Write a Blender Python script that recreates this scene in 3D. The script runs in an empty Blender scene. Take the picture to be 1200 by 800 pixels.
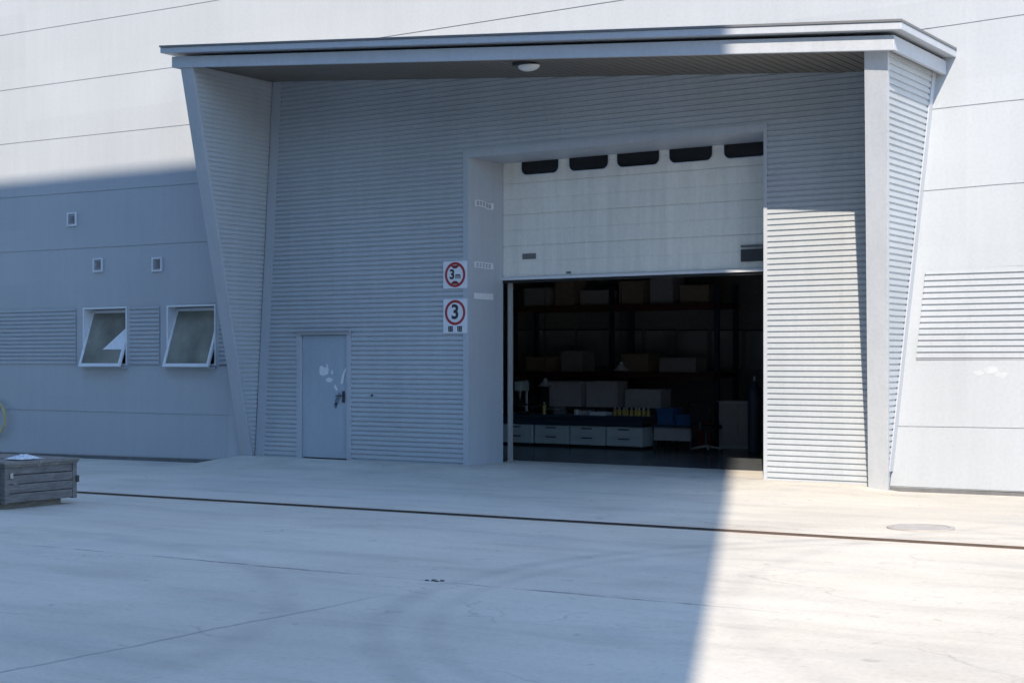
import bpy, bmesh, math, random
from mathutils import Vector, Matrix
random.seed(7)
R = math.radians
scene = bpy.context.scene
col = scene.collection

# ------------------------------------------------------------------ materials
def new_mat(name):
    m = bpy.data.materials.new(name); m.use_nodes = True
    nt = m.node_tree
    return m, nt, nt.nodes['Principled BSDF']

def N(nt, t, **k):
    n = nt.nodes.new(t)
    for a, b in k.items(): setattr(n, a, b)
    return n

def noise(nt, vec, scale, detail=4, rough=.55, dist=0):
    n = N(nt, 'ShaderNodeTexNoise')
    n.inputs['Scale'].default_value = scale; n.inputs['Detail'].default_value = detail
    n.inputs['Roughness'].default_value = rough; n.inputs['Distortion'].default_value = dist
    nt.links.new(vec, n.inputs['Vector'])
    return n.outputs['Fac']

def coords(nt, scale=(1, 1, 1)):
    tc = N(nt, 'ShaderNodeTexCoord'); mp = N(nt, 'ShaderNodeMapping')
    mp.inputs['Scale'].default_value = scale
    nt.links.new(tc.outputs['Object'], mp.inputs['Vector'])
    return mp.outputs['Vector']

def ramp(nt, fac, stops):
    r = N(nt, 'ShaderNodeValToRGB')
    el = r.color_ramp.elements
    while len(el) < len(stops): el.new(.5)
    for e, (p, c) in zip(el, stops):
        e.position = p; e.color = (c, c, c, 1) if not isinstance(c, tuple) else (*c, 1)
    nt.links.new(fac, r.inputs['Fac'])
    return r.outputs['Color']

def mix(nt, fac, a, b, mode='MIX'):
    n = N(nt, 'ShaderNodeMix', data_type='RGBA', blend_type=mode)
    for s, v in ((n.inputs[0], fac), (n.inputs[6], a), (n.inputs[7], b)):
        if isinstance(v, (int, float)): s.default_value = v
        elif isinstance(v, tuple): s.default_value = (*v, 1)
        else: nt.links.new(v, s)
    return n.outputs[2]

def math_n(nt, op, a, b=None, c=None):
    n = N(nt, 'ShaderNodeMath', operation=op)
    for i, v in enumerate((a, b, c)):
        if v is None: continue
        if isinstance(v, (int, float)): n.inputs[i].default_value = v
        else: nt.links.new(v, n.inputs[i])
    return n.outputs[0]

def bump(nt, b, h, strength=.2, dist=.01):
    n = N(nt, 'ShaderNodeBump'); n.inputs['Strength'].default_value = strength; n.inputs['Distance'].default_value = dist
    nt.links.new(h, n.inputs['Height']); nt.links.new(n.outputs['Normal'], b.inputs['Normal'])

def paint(name, c, rough=.5, dirt=.12, streak=.1, metallic=0, fine=6, spec=.35, cell=None):
    """painted or bare sheet metal: cloudy tone, rain streaks running down, tiny dents"""
    m, nt, b = new_mat(name)
    v = coords(nt); vs = coords(nt, (2.2, 2.2, .16))
    cloud = ramp(nt, noise(nt, v, .55, 5), [(.3, 1 - dirt), (.7, 1.0)])
    st = ramp(nt, noise(nt, vs, 2.5, 5, .65), [(.35, 1 - streak), (.62, 1.0)])
    sp = ramp(nt, noise(nt, v, fine * 4, 3), [(.25, .93), (.6, 1.0)])
    o = mix(nt, 1.0, c, cloud, 'MULTIPLY'); o = mix(nt, 1.0, o, st, 'MULTIPLY'); o = mix(nt, 1.0, o, sp, 'MULTIPLY')
    if cell:                                # each sheet left the mill a shade of its own
        sc = coords(nt, (1 / cell[0], 0, 1 / cell[1])); fl_ = N(nt, 'ShaderNodeVectorMath', operation='FLOOR'); nt.links.new(sc, fl_.inputs[0])
        wn = N(nt, 'ShaderNodeTexWhiteNoise'); nt.links.new(fl_.outputs[0], wn.inputs['Vector'])
        o = mix(nt, 1.0, o, ramp(nt, wn.outputs['Value'], [(0, 1 - cell[2]), (1, 1.0)]), 'MULTIPLY')
    nt.links.new(o, b.inputs['Base Color'])
    b.inputs['Metallic'].default_value = metallic
    b.inputs['Specular IOR Level'].default_value = spec
    rr = N(nt, 'ShaderNodeMapRange'); rr.inputs['To Min'].default_value = rough - .08; rr.inputs['To Max'].default_value = rough + .12
    nt.links.new(noise(nt, v, fine, 3), rr.inputs['Value']); nt.links.new(rr.outputs['Result'], b.inputs['Roughness'])
    bump(nt, b, noise(nt, v, 1.6, 2), .12, .01)
    return m

def plain(name, c, rough=.5, metallic=0, var=.15, scale=12):
    m, nt, b = new_mat(name)
    v = coords(nt)
    o = mix(nt, 1.0, c, ramp(nt, noise(nt, v, scale, 4), [(.3, 1 - var), (.7, 1.0)]), 'MULTIPLY')
    nt.links.new(o, b.inputs['Base Color']); b.inputs['Roughness'].default_value = rough; b.inputs['Metallic'].default_value = metallic
    return m

def concrete():
    m, nt, b = new_mat('yard_concrete')
    v = coords(nt)
    sep = N(nt, 'ShaderNodeSeparateXYZ'); nt.links.new(v, sep.inputs[0]); x, y = sep.outputs[0], sep.outputs[1]
    big = ramp(nt, noise(nt, v, .28, 6, .6, .4), [(.30, .78), (.50, .93), (.68, 1.0)])
    vx = coords(nt, (.35, 1.6, 1))
    sweep = ramp(nt, noise(nt, vx, 1.1, 6, .65, .3), [(.32, .82), (.48, .95), (.62, 1.0), (.80, 1.06)])
    fine_ = ramp(nt, noise(nt, v, 26, 6, .75), [(.28, .84), (.5, .98), (.72, 1.03)])
    hue = mix(nt, noise(nt, v, .35, 3), (.70, .67, .585), (.72, .66, .545))
    o = mix(nt, 1.0, hue, big, 'MULTIPLY'); o = mix(nt, 1.0, o, sweep, 'MULTIPLY'); o = mix(nt, 1.0, o, fine_, 'MULTIPLY')
    wob = math_n(nt, 'MULTIPLY', math_n(nt, 'SUBTRACT', noise(nt, v, 1.3, 6, .6), .5), .16)
    def line(coord, at, half, soft):
        d = math_n(nt, 'ABSOLUTE', math_n(nt, 'ADD', math_n(nt, 'SUBTRACT', coord, at), wob))
        r = N(nt, 'ShaderNodeMapRange'); r.inputs['From Min'].default_value = half; r.inputs['From Max'].default_value = half + soft
        r.inputs['To Min'].default_value = 1; r.inputs['To Max'].default_value = 0
        nt.links.new(d, r.inputs['Value']); return r.outputs['Result']
    def band(coord, a, b_, s):
        lo = N(nt, 'ShaderNodeMapRange'); lo.inputs['From Min'].default_value = a - s; lo.inputs['From Max'].default_value = a + s
        hi = N(nt, 'ShaderNodeMapRange'); hi.inputs['From Min'].default_value = b_ - s; hi.inputs['From Max'].default_value = b_ + s
        hi.inputs['To Min'].default_value = 1; hi.inputs['To Max'].default_value = 0
        nt.links.new(coord, lo.inputs['Value']); nt.links.new(coord, hi.inputs['Value'])
        return math_n(nt, 'MULTIPLY', lo.outputs[0], hi.outputs[0])
    broken = ramp(nt, noise(nt, v, 1.1, 4, .7), [(.40, .12), (.56, 1.0)])
    c1 = math_n(nt, 'MULTIPLY', math_n(nt, 'MULTIPLY', line(y, -9.58, .010, .022), band(x, -11.5, -4.4, .5)), broken)
    o = mix(nt, math_n(nt, 'MULTIPLY', c1, .75), o, (.10, .10, .10))
    c2 = math_n(nt, 'MULTIPLY', math_n(nt, 'MULTIPLY', line(x, -6.78, .008, .018), band(y, -16, -10.6, .5)), .5)
    o = mix(nt, c2, o, (.16, .16, .16))
    # slab joints, hairline crazing and patchy repairs
    jt = math_n(nt, 'MULTIPLY', line(x, -.9, .006, .016), .45); o = mix(nt, jt, o, (.22, .22, .22))
    jt = math_n(nt, 'MULTIPLY', line(y, -2.45, .004, .012), math_n(nt, 'MULTIPLY', ramp(nt, noise(nt, v, .8, 3), [(.42, 0.0), (.6, 1.0)]), .4)); o = mix(nt, jt, o, (.25, .25, .25))
    vo = N(nt, 'ShaderNodeTexVoronoi', feature='DISTANCE_TO_EDGE'); vo.inputs['Scale'].default_value = .42
    dv_ = N(nt, 'ShaderNodeVectorMath', operation='ADD'); nt.links.new(v, dv_.inputs[0])
    nz = N(nt, 'ShaderNodeTexNoise'); nz.inputs['Scale'].default_value = 1.4; nz.inputs['Detail'].default_value = 6; nt.links.new(v, nz.inputs['Vector']); nt.links.new(nz.outputs['Color'], dv_.inputs[1]); nt.links.new(dv_.outputs[0], vo.inputs['Vector'])
    hair = math_n(nt, 'MULTIPLY', ramp(nt, vo.outputs['Distance'], [(0.0, 1.0), (.006, 0.0)]), ramp(nt, noise(nt, v, .5, 3), [(.50, 0.0), (.62, .5)]))
    o = mix(nt, hair, o, (.2, .2, .2))
    pat = ramp(nt, noise(nt, coords(nt, (.8, 1.3, 1)), .75, 3, .5), [(.60, 0.0), (.63, .16)]); o = mix(nt, pat, o, (.42, .43, .42))
    # tyre scuffs: soft dark rings swept by turning lorries
    for (cx, cy, rad, w, k, a0, a1) in ((-2.2, -8.8, 4.6, .10, .16, -9.3, -3), (-2.2, -8.8, 4.25, .08, .11, -9.3, -3), (-11.5, -14.5, 5.6, .12, .12, -14, -8), (1.2, -6.6, 6.4, .11, .10, -9, -4)):
        cmb = N(nt, 'ShaderNodeVectorMath', operation='DISTANCE'); nt.links.new(v, cmb.inputs[0]); cmb.inputs[1].default_value = (cx, cy, 0)
        mk = math_n(nt, 'MULTIPLY', line(cmb.outputs['Value'], rad, w * .4, w), math_n(nt, 'MULTIPLY', ramp(nt, noise(nt, v, 2.4, 5), [(.3, .2), (.65, 1.)]), k * 1.6))
        o = mix(nt, mk, o, (.2, .2, .2))
    # small oil and rust spots
    spots = ramp(nt, noise(nt, v, 5.5, 3, .6), [(.66, 0.0), (.74, .42)])
    o = mix(nt, spots, o, (.28, .25, .22))
    drip = ramp(nt, noise(nt, v, 13, 3, .6), [(.70, 0.0), (.76, .4)]); o = mix(nt, drip, o, (.3, .29, .27))
    foot = math_n(nt, 'MULTIPLY', band(y, -.9, .05, .5), ramp(nt, noise(nt, v, 2.0, 5, .7), [(.38, 0.0), (.62, .38)])); o = mix(nt, foot, o, (.34, .32, .29))
    rust = math_n(nt, 'MULTIPLY', line(y, -5.28, .12, .25), ramp(nt, noise(nt, v, 1.7, 4), [(.42, 0.0), (.7, .4)]))
    o = mix(nt, rust, o, (.46, .33, .22))
    nt.links.new(o, b.inputs['Base Color'])
    b.inputs['Roughness'].default_value = .8; b.inputs['Specular IOR Level'].default_value = .25
    bump(nt, b, noise(nt, v, 22, 5, .65), .25, .006)
    return m

def wood(name, c):
    m, nt, b = new_mat(name)
    v = coords(nt, (1, 1, 9)); v2 = coords(nt)
    g = ramp(nt, noise(nt, v, 5, 6, .7, .5), [(.3, .45), (.5, .85), (.72, 1.15)])
    o = mix(nt, 1.0, c, g, 'MULTIPLY')
    o = mix(nt, ramp(nt, noise(nt, v2, 6, 5, .7), [(.5, 0.0), (.68, .6)]), o, (.10, .095, .09))
    o = mix(nt, ramp(nt, noise(nt, v2, 9, 5, .7), [(.62, 0.0), (.72, .5)]), o, (.36, .36, .36))
    nt.links.new(o, b.inputs['Base Color']); b.inputs['Roughness'].default_value = .85
    bump(nt, b, noise(nt, v, 8, 5), .5, .01)
    return m

M = dict(
    wall=paint('wall_paint', (.465, .50, .53), .45, .07, .035, cell=(5.9, 1.02, .05)),
    clad=paint('cladding_paint', (.51, .55, .58), .42, .10, .05, cell=(1.07, 9, .06)),
    trim=paint('trim_paint', (.49, .52, .555), .4, .06, .06),
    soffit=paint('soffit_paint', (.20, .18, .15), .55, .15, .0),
    plinth=paint('plinth_concrete', (.20, .205, .21), .85, .3, .2),
    door_white=paint('door_white_paint', (.92, .90, .82), .45, .08, .12),
    service=paint('service_door_paint', (.42, .49, .55), .45, .12, .05),
    black_glass=plain('black_door_glass', (.010, .009, .009), .12),
    seal=plain('rubber_seal', (.02, .02, .02), .7),
    galv=paint('galvanised_steel', (.55, .54, .50), .4, .2, .1, .3),
    dark=plain('dark_steel', (.05, .05, .055), .5),
    plate=plain('grey_plate', (.17, .175, .18), .5),
    white=plain('white_frame_paint', (.74, .76, .78), .4, 0, .08),
    paper=plain('white_paper', (.78, .80, .82), .7, 0, .1),
    pane=plain('pane_reflection_tone', (.27, .28, .235), .06, 0, .55, 1.6),  # olive reflection put into the base colour; no blind is modelled
    ink=plain('sign_ink', (.03, .035, .04), .5),
    red=plain('sign_red', (.42, .035, .05), .45),
    darkred=plain('sign_dark_red', (.22, .018, .02), .45),
    scuff=plain('pale_scuff', (.51, .54, .565), .6, 0, .15),
    faint=plain('faded_print', (.36, .37, .42), .6),
    lampglass=plain('lamp_diffuser', (.80, .80, .76), .3, 0, .03),
    concrete=concrete(),
    trough=plain('drain_concrete', (.16, .15, .14), .9),
    grate=plain('grate_steel', (.07, .058, .05), .6, .2, .4, 9),
    rust=plain('rusty_angle', (.17, .125, .095), .75, .1, .4, 5),
    manhole=plain('cast_cover', (.47, .44, .40), .8, 0, .2, 8),
    wood=wood('weathered_wood', (.20, .192, .183)),
    woodlid=wood('weathered_lid_wood', (.24, .225, .20)),
    hose=plain('yellow_hose', (.60, .50, .20), .5, 0, .3),
    hall=plain('hall_wall', (.36, .335, .31), .8),
    hallfloor=plain('hall_floor_paint', (.15, .165, .175), .24, 0, .3, 2),
    board=plain('board_grey', (.62, .58, .55), .7, 0, .5, 1.2),
    cabinet=plain('cabinet_green_grey', (.62, .69, .64), .45, 0, .15, 4),
    bench=plain('bench_blue', (.035, .06, .085), .4),
    kraft=plain('kraft_card', (.42, .32, .22), .8),
    rackblue=plain('rack_paint', (.04, .06, .10), .5),
    redbeam=plain('beam_paint', (.14, .035, .03), .55),
    box=plain('carton_grey', (.50, .465, .44), .7),
    yellow=plain('yellow_plastic', (.62, .48, .14), .4),
    blue=plain('blue_plastic', (.035, .12, .27), .4),
    redp=plain('red_plastic', (.45, .07, .07), .4),
    black=plain('black_fabric', (.012, .012, .013), .75),
    tower=paint('tower_wall_paint', (.26, .27, .27), .7, .15, .1),
    towerwin=plain('tower_window_glass', (.05, .06, .07), .1),
)

# ------------------------------------------------------------------ mesh helpers
class MB:
    def __init__(s): s.v = []; s.f = []
    def q(s, *pts):
        i = len(s.v); s.v += [tuple(p) for p in pts]; s.f.append(tuple(range(i, i + len(pts)))); return s
    def hexa(s, p):                       # 8 corners: bottom ring 0-3, top ring 4-7
        i = len(s.v); s.v += [tuple(a) for a in p]
        for f in ((3, 2, 1, 0), (4, 5, 6, 7), (0, 1, 5, 4), (1, 2, 6, 5), (2, 3, 7, 6), (3, 0, 4, 7)):
            s.f.append(tuple(i + k for k in f))
        return s
    def box(s, x0, x1, y0, y1, z0, z1):
        return s.hexa([(x0, y0, z0), (x1, y0, z0), (x1, y1, z0), (x0, y1, z0), (x0, y0, z1), (x1, y0, z1), (x1, y1, z1), (x0, y1, z1)])
    def prism(s, pts, off):               # polygon + extrusion vector
        n = len(pts); i = len(s.v); o = Vector(off)
        s.v += [tuple(p) for p in pts] + [tuple(Vector(p) + o) for p in pts]
        s.f.append(tuple(range(i + n - 1, i - 1, -1))); s.f.append(tuple(range(i + n, i + 2 * n)))
        for k in range(n):
            a, b = i + k, i + (k + 1) % n
            s.f.append((a, b, b + n, a + n))
        return s
    def tube(s, pts, r, seg=10, closed=False):
        P = [Vector(p) for p in pts]; n = len(P); i = len(s.v)
        rr = r if isinstance(r, (list, tuple)) else [r] * n
        for k in range(n):
            a = P[k - 1] if (k or closed) else P[k]; b = P[(k + 1) % n] if (k < n - 1 or closed) else P[k]
            t = (b - a).normalized(); u = t.orthogonal().normalized() if k == 0 else (u - t * u.dot(t)).normalized()
            w = t.cross(u)
            for j in range(seg):
                an = 2 * math.pi * j / seg
                s.v.append(tuple(P[k] + (u * math.cos(an) + w * math.sin(an)) * rr[k]))
        m = n if closed else n - 1
        for k in range(m):
            for j in range(seg):
                a = i + k * seg + j; b = i + k * seg + (j + 1) % seg
                c = i + ((k + 1) % n) * seg + (j + 1) % seg; d = i + ((k + 1) % n) * seg + j
                s.f.append((a, b, c, d))
        if not closed:
            s.f.append(tuple(i + j for j in range(seg - 1, -1, -1))); s.f.append(tuple(i + (n - 1) * seg + j for j in range(seg)))
        return s
    def build(s, name, mat, parent=None, bevel=0, smooth=False):
        me = bpy.data.meshes.new(name); me.from_pydata(s.v, [], s.f); me.validate()
        bm = bmesh.new(); bm.from_mesh(me); bmesh.ops.recalc_face_normals(bm, faces=bm.faces); bm.to_mesh(me); bm.free()
        me.materials.append(mat)
        if smooth:
            for p in me.polygons: p.use_smooth = True
        o = bpy.data.objects.new(name, me); col.objects.link(o)
        if parent: adopt(o, parent)
        if bevel:
            bv = o.modifiers.new('bevel', 'BEVEL'); bv.width = bevel; bv.segments = 2; bv.limit_method = 'ANGLE'
        return o

def wloc(p):
    v = Vector(p.location)
    if p.parent: v = p.matrix_parent_inverse @ v; v = v + wloc(p.parent)
    return v
def adopt(o, p):
    o.parent = p; o.matrix_parent_inverse = Matrix.Translation(-wloc(p))
def tag(o, label, cat, group=None):
    o['label'] = label; o['category'] = cat
    if group: o['group'] = group
    return o
def thing(name, loc, label, cat, group=None):
    o = bpy.data.objects.new(name, None); o.empty_display_size = .2; o.location = loc; col.objects.link(o)
    return tag(o, label, cat, group)
def structure(o): o['kind'] = 'structure'; return o
def copy_tree(o, delta, label):
    r = o.copy(); col.objects.link(r); r.location = Vector(o.location) + Vector(delta); r['label'] = label
    for ch in o.children:
        c = ch.copy(); col.objects.link(c); c.parent = r; c.matrix_parent_inverse = ch.matrix_parent_inverse.copy()
        for g in ch.children:
            d = g.copy(); col.objects.link(d); d.parent = c; d.matrix_parent_inverse = g.matrix_parent_inverse.copy()
    return r
def rounded(x0, x1, z0, z1, r, n=5):      # rounded rectangle in XZ
    pts = []
    for (cx, cz, a) in ((x1 - r, z1 - r, 0), (x0 + r, z1 - r, 90), (x0 + r, z0 + r, 180), (x1 - r, z0 + r, 270)):
        for k in range(n + 1):
            t = R(a + 90 * k / n); pts.append((cx + r * math.cos(t), cz + r * math.sin(t)))
    return pts
def lerp_tab(x, tab):
    if x <= tab[0][0]: return tab[0][1]
    for (a, va), (b, vb) in zip(tab, tab[1:]):
        if x <= b: return va + (vb - va) * (x - a) / (b - a)
    return tab[-1][1]
def sstep(a, b, x):
    t = min(1, max(0, (x - a) / (b - a))); return t * t * (3 - 2 * t)

# ------------------------------------------------------------------ the lie of the land
FLOOR = .068
def slope(x): return max(-.5, min(.05, .0083 * (x + 6.6)))
def gz(x, y):
    s = sstep(-1.9, -.08, y) * sstep(-18.9, -17.9, x) * (1 - sstep(-7.35, -6.75, x))
    return slope(x) * (1 - s) + FLOOR * s
TX0, TX1, TY0, TY1 = -60., 13., -5.375, -5.185      # drain trough
xs = [-160, -100, -60] + [-40 + i * 2 for i in range(10)] + [-20 + .25 * i for i in range(66)] + [-3.5 + i for i in range(4)] + [1, 4, 8, 13, 30, 80, 160]
xs = sorted(set(xs))
ys = [-160, -80, -50, -30, -20, -15, -12, -10, -8, -6.5, TY0, TY1, -4.5, -3.5, -2.5, -1.9, -1.6, -1.3, -1.1, -.9, -.7, -.5, -.3, -.08, .0, .1, 6, 30, 160]
g = MB()
idx = {}
for j, y in enumerate(ys):
    for i, x in enumerate(xs):
        zz = gz(x, y) if y < .05 else slope(x) - .02
        idx[i, j] = len(g.v); g.v.append((x, y, zz))
for j in range(len(ys) - 1):
    for i in range(len(xs) - 1):
        if ys[j] == TY0 and xs[i] >= TX0 and xs[i + 1] <= TX1: continue
        g.f.append((idx[i, j], idx[i + 1, j], idx[i + 1, j + 1], idx[i, j + 1]))
go = g.build('ground', M['concrete'], smooth=True); structure(go)

# slot drain across the yard
dr = thing('slot_drain', (-8, -5.28, slope(-8)), 'long straight slot drain with steel grating running across the concrete yard', 'drain')
ch = MB()
A = slope(TX0); B = slope(TX1); XM = (.05 / .0083) - 6.6
def run(mb, y0, y1, dz0, dz1, x0=TX0, x1=TX1):
    for (a, b) in ((x0, min(x1, XM)), (XM, x1)):
        if b - a < .01: continue
        za, zb = slope(a), slope(b)
        mb.hexa([(a, y0, za + dz0), (b, y0, zb + dz0), (b, y1, zb + dz0), (a, y1, za + dz0), (a, y0, za + dz1), (b, y0, zb + dz1), (b, y1, zb + dz1), (a, y1, za + dz1)])
run(ch, TY0 - .05, TY0 - .001, -.3, -.02); run(ch, TY1 + .001, TY1 + .05, -.3, -.02); run(ch, TY0 - .0005, TY1 + .0005, -.3, -.2)
ch.build('channel', M['trough'], dr)
fr = MB(); run(fr, TY0, TY0 + .022, -.06, .004); fr.build('edge_angle', M['rust'], dr)
fr = MB(); run(fr, TY1 - .022, TY1, -.06, .004); fr.build('edge_angle', M['rust'], dr)
gr = MB()
run(gr, TY0 + .045, TY0 + .056, -.05, -.008, -30, 3); run(gr, TY0 + .09, TY0 + .101, -.05, -.008, -30, 3); run(gr, TY0 + .135, TY0 + .146, -.05, -.008, -30, 3)
x = -30.
while x < 3:
    z = slope(x); gr.box(x, x + .016, TY0 + .0225, TY1 - .0225, z - .045, z - .010); x += .055
gr.build('grating', M['grate'], dr)

# inspection cover
mh = thing('inspection_cover', (-5.05, -4.13, slope(-5)), 'flat oval cover set in the sunlit concrete near the right wall', 'cover')
ov = lambda f, z: [(-5.05 + .30 * f * math.cos(k * math.pi / 18), -4.14 + .29 * f * math.sin(k * math.pi / 18), z + slope(-5.05) + .0083 * .30 * f * math.cos(k * math.pi / 18)) for k in range(36)]
MB().prism(ov(.9, .001), (0, 0, .011)).build('lid', M['manhole'], mh, .003)
rm = MB()
for k in range(36):
    A0, A1, B0, B1 = ov(.91, .001)[k], ov(.91, .001)[(k + 1) % 36], ov(1.08, .001)[k], ov(1.08, .001)[(k + 1) % 36]
    up_ = lambda p: (p[0], p[1], p[2] + .013)
    rm.q(up_(A0), up_(A1), up_(B1), up_(B0)); rm.q(B0, up_(B0), up_(B1), B1); rm.q(A0, up_(A0), up_(A1), A1)
rm.build('rim', M['manhole'], mh)

def debris(x, y, n, spread, label):
    t = thing('debris_clump', (x, y, slope(x)), label, 'debris')
    rg = random.Random(int(x * 10))
    big = None
    for k in range(n):
        a = x + rg.uniform(-spread, spread); b_ = y + rg.uniform(-.03, .03); rr = rg.uniform(.012, .026)
        m = MB(); P = [(a + rr * 1.5 * math.cos(j * 1.047) * rg.uniform(.7, 1.2), b_ + rr * math.sin(j * 1.047) * rg.uniform(.7, 1.2), slope(x) - .004) for j in range(6)]
        m.prism(P, (rr * .2, 0, rr * .9)); m.build('lump', M['plate'] if k % 3 else M['plinth'], t, .003)
debris(-6.9, -9.56, 4, .07, 'small dark clump of debris lying on the slab joint in the shaded foreground')
debris(-6.98, -.32, 3, .06, 'tiny dark stones on the sunlit concrete at the foot of the right portal side')

# ------------------------------------------------------------------ the hall and its wall
hall = thing('warehouse', (-12, 0, 0), 'large pale grey metal-clad hall with recessed loading portal and wide sectional door', 'warehouse')
XL = lambda z: -18.03 + .065 * z          # portal, outer faces
XLi = lambda z: -17.78 + .065 * z         # inner faces
XR = lambda z: -6.86 + .112 * z
XRi = lambda z: -7.12 + .107 * z
YL = lambda z: -.06 - .285 * z
YR = lambda z: -.11 - .305 * z
SOF = lambda x: 6.13 + (x + 17.38) * (5.29 - 6.13) / (17.38 - 7.22)   # underside of the canopy
WX = (-45, -24.4, -19.3, -15, -10.6, -6.3, -5.2, 14)
SE = [
    (-.10, -.09, -.035, .02, .05, .06, .07, .08),
    (.72, .72, .72, .74, .78, .82, .83, .85),
    (1.56, 1.56, 1.57, 1.6, 1.63, 1.655, 1.66, 1.67),
    (2.61, 2.61, 2.61, 2.67, 2.72, 2.77, 2.79, 2.81),
    (3.70, 3.69, 3.665, 3.69, 3.72, 3.76, 3.79, 3.81),
    (4.73, 4.72, 4.67, 4.69, 4.73, 4.77, 4.79, 4.82),
    (5.75, 5.74, 5.69, 5.69, 5.73, 5.78, 5.81, 5.83),
    (6.78, 6.76, 6.71, 6.69, 6.71, 6.77, 6.80, 6.83),
    (7.83, 7.81, 7.74, 7.73, 7.75, 7.79, 7.81, 7.83),
    (8.85,) * 8, (9.87,) * 8, (10.9,) * 8, (11.9,) * 8]
seam = lambda i, x: lerp_tab(x, list(zip(WX, SE[i])))
G = .007; GD = .010
wl = MB()
def row(i, segs):
    """one course of flat wall panels with a shadow gap along its top; segs = (x0 at bottom, x0 at top, x1 at bottom, x1 at top)"""
    for (a0, a1, b0, b1) in segs:
        n = max(1, int(abs(b0 - a0) / .9))
        prev = None
        for k in range(n + 1):
            t = k / n; xb = a0 + (b0 - a0) * t; xt = a1 + (b1 - a1) * t
            zb, zt = seam(i, xb), seam(i + 1, xt)
            cur = [(xb, GD, zb - G), (xb, GD, zb + G), (xb, 0, zb + G), (xt, 0, zt - G), (xt, GD, zt - G)]
            if prev:
                for m in range(4): wl.q(prev[m], cur[m], cur[m + 1], prev[m + 1])
            prev = cur
for i in range(12):
    zb, zt = seam(i, -18), seam(i + 1, -18)
    zrb, zrt = seam(i, -6.5), seam(i + 1, -6.5)
    if i == 2: continue
    if i < 5:
        row(i, [(-45, -45, XL(zb) - .38, XL(zt) - .38), (XR(zrb) - .02, XR(zrt) - .02, 14, 14)])
    elif i == 5:
        row(i, [(-45, -45, -17.9, -17.9), (-6.35, -6.35, 14, 14)])
    elif i == 6:
        row(i, [(-45, -45, -17.6, -17.6)])
        row(i, [(-10.6, -10.6, 14, 14)])
    else:
        row(i, [(-45, -45, 14, 14)])
# course of wall behind the canopy top, cut along the sloping roof line
for k in range(14):
    a, b = -17.6 + k * .5, -17.1 + k * .5
    wl.q((a, 0, SOF(a) + .1), (b, 0, SOF(b) + .1), (b, 0, seam(7, b) - G), (a, 0, seam(7, a) - G))
for k in range(9):
    a, b = -10.6 + k * 4.249 / 9, -10.6 + (k + 1) * 4.249 / 9
    if SOF(a) < seam(6, a): wl.q((a, 0, SOF(a) + .1), (b, 0, SOF(b) + .1), (b, 0, seam(6, b) - G), (a, 0, seam(6, a) - G))
wo = wl.build('wall', M['wall'], hall)

MB().box(-45, XL(0) - .02, .012, .25, -.7, .0).build('plinth', M['plinth'], hall)
MB().box(XR(0) - .03, 14, .012, .25, -.7, .052).build('plinth', M['plinth'], hall)

# corrugated sheets: ribs run level, PITCH apart
PITCH = .0742; DEP = .016
PROF = ((0, -.25), (.03, 1), (.66, .85), (.78, -.25), (1, -.25))
def ribs(mb, z0, z1, seg, nrm):
    """seg(z) -> list of (P, Q) end points at height z on the sheet plane; nrm = outward direction"""
    nv = Vector(nrm); z = z0
    while z < z1 - .01:
        S = [seg(min(z1, z + p * PITCH)) for p, d in PROF]
        mid = seg(z + .5 * PITCH)
        for si in range(len(mid)):
            prev = None
            for (p, d), s in zip(PROF, S):
                s = s if len(s) == len(mid) else mid
                P, Q = Vector(s[si][0]), Vector(s[si][1])
                zz = min(z1, z + p * PITCH); P.z = Q.z = zz
                P += nv * (d * DEP); Q += nv * (d * DEP)
                if prev: mb.q(prev[0], prev[1], Q, P)
                prev = (P, Q)
        z += PITCH
# left strip with the window openings, right strip
WIN = ((-22.02, -20.86), (-19.86, -18.68))
cb = MB()
def segl(z): return [((a, 0, z), (b, 0, z)) for a, b in ((-45, -22.2), (-20.78, -20.03), (-18.6, XL(z) - .38)) if b > a + .05]
ribs(cb, 1.585, 2.595, segl, (0, -1, 0)); cb.build('corrugated_panel', M['wall'], hall)
cb = MB(); ribs(cb, 1.68, 2.755, lambda z: [((XR(z) + .14, 0, z), (14, 0, z))], (0, -1, 0)); cb.build('corrugated_panel', M['wall'], hall)
fl = MB()                                  # flat flashing round the strips
fl.box(-45, -22.02, .0, .02, 2.585, 2.62); fl.box(-20.86, -19.86, .0, .02, 2.585, 2.62)
fl.q((XR(1.5) - .02, -.001, 1.60), (XR(1.6) + .14, -.001, 1.60), (XR(2.77) + .14, -.001, 2.83), (XR(2.77) - .02, -.001, 2.83))
fl.box(-22.2, -22.02, -.004, .02, 1.56, 2.62); fl.box(-20.86, -20.78, -.004, .02, 1.56, 2.62)
fl.box(-20.03, -19.86, -.004, .02, 1.56, 2.62); fl.box(-18.68, -18.6, -.004, .02, 1.56, 2.62)
fl.q((-45, .0, 1.555), (-18.3, .0, 1.555), (-18.3, .0, 1.59), (-45, .0, 1.59))
fl.q((XR(1.6) + .13, .001, 1.655), (14, .001, 1.655), (14, .001, 1.69), (XR(1.6) + .13, .001, 1.69))
fl.q((XR(2.7) + .13, .001, 2.74), (14, .001, 2.74), (14, .001, 2.79), (XR(2.7) + .13, .001, 2.79))
fl.build('flashing', M['wall'], hall)

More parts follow.
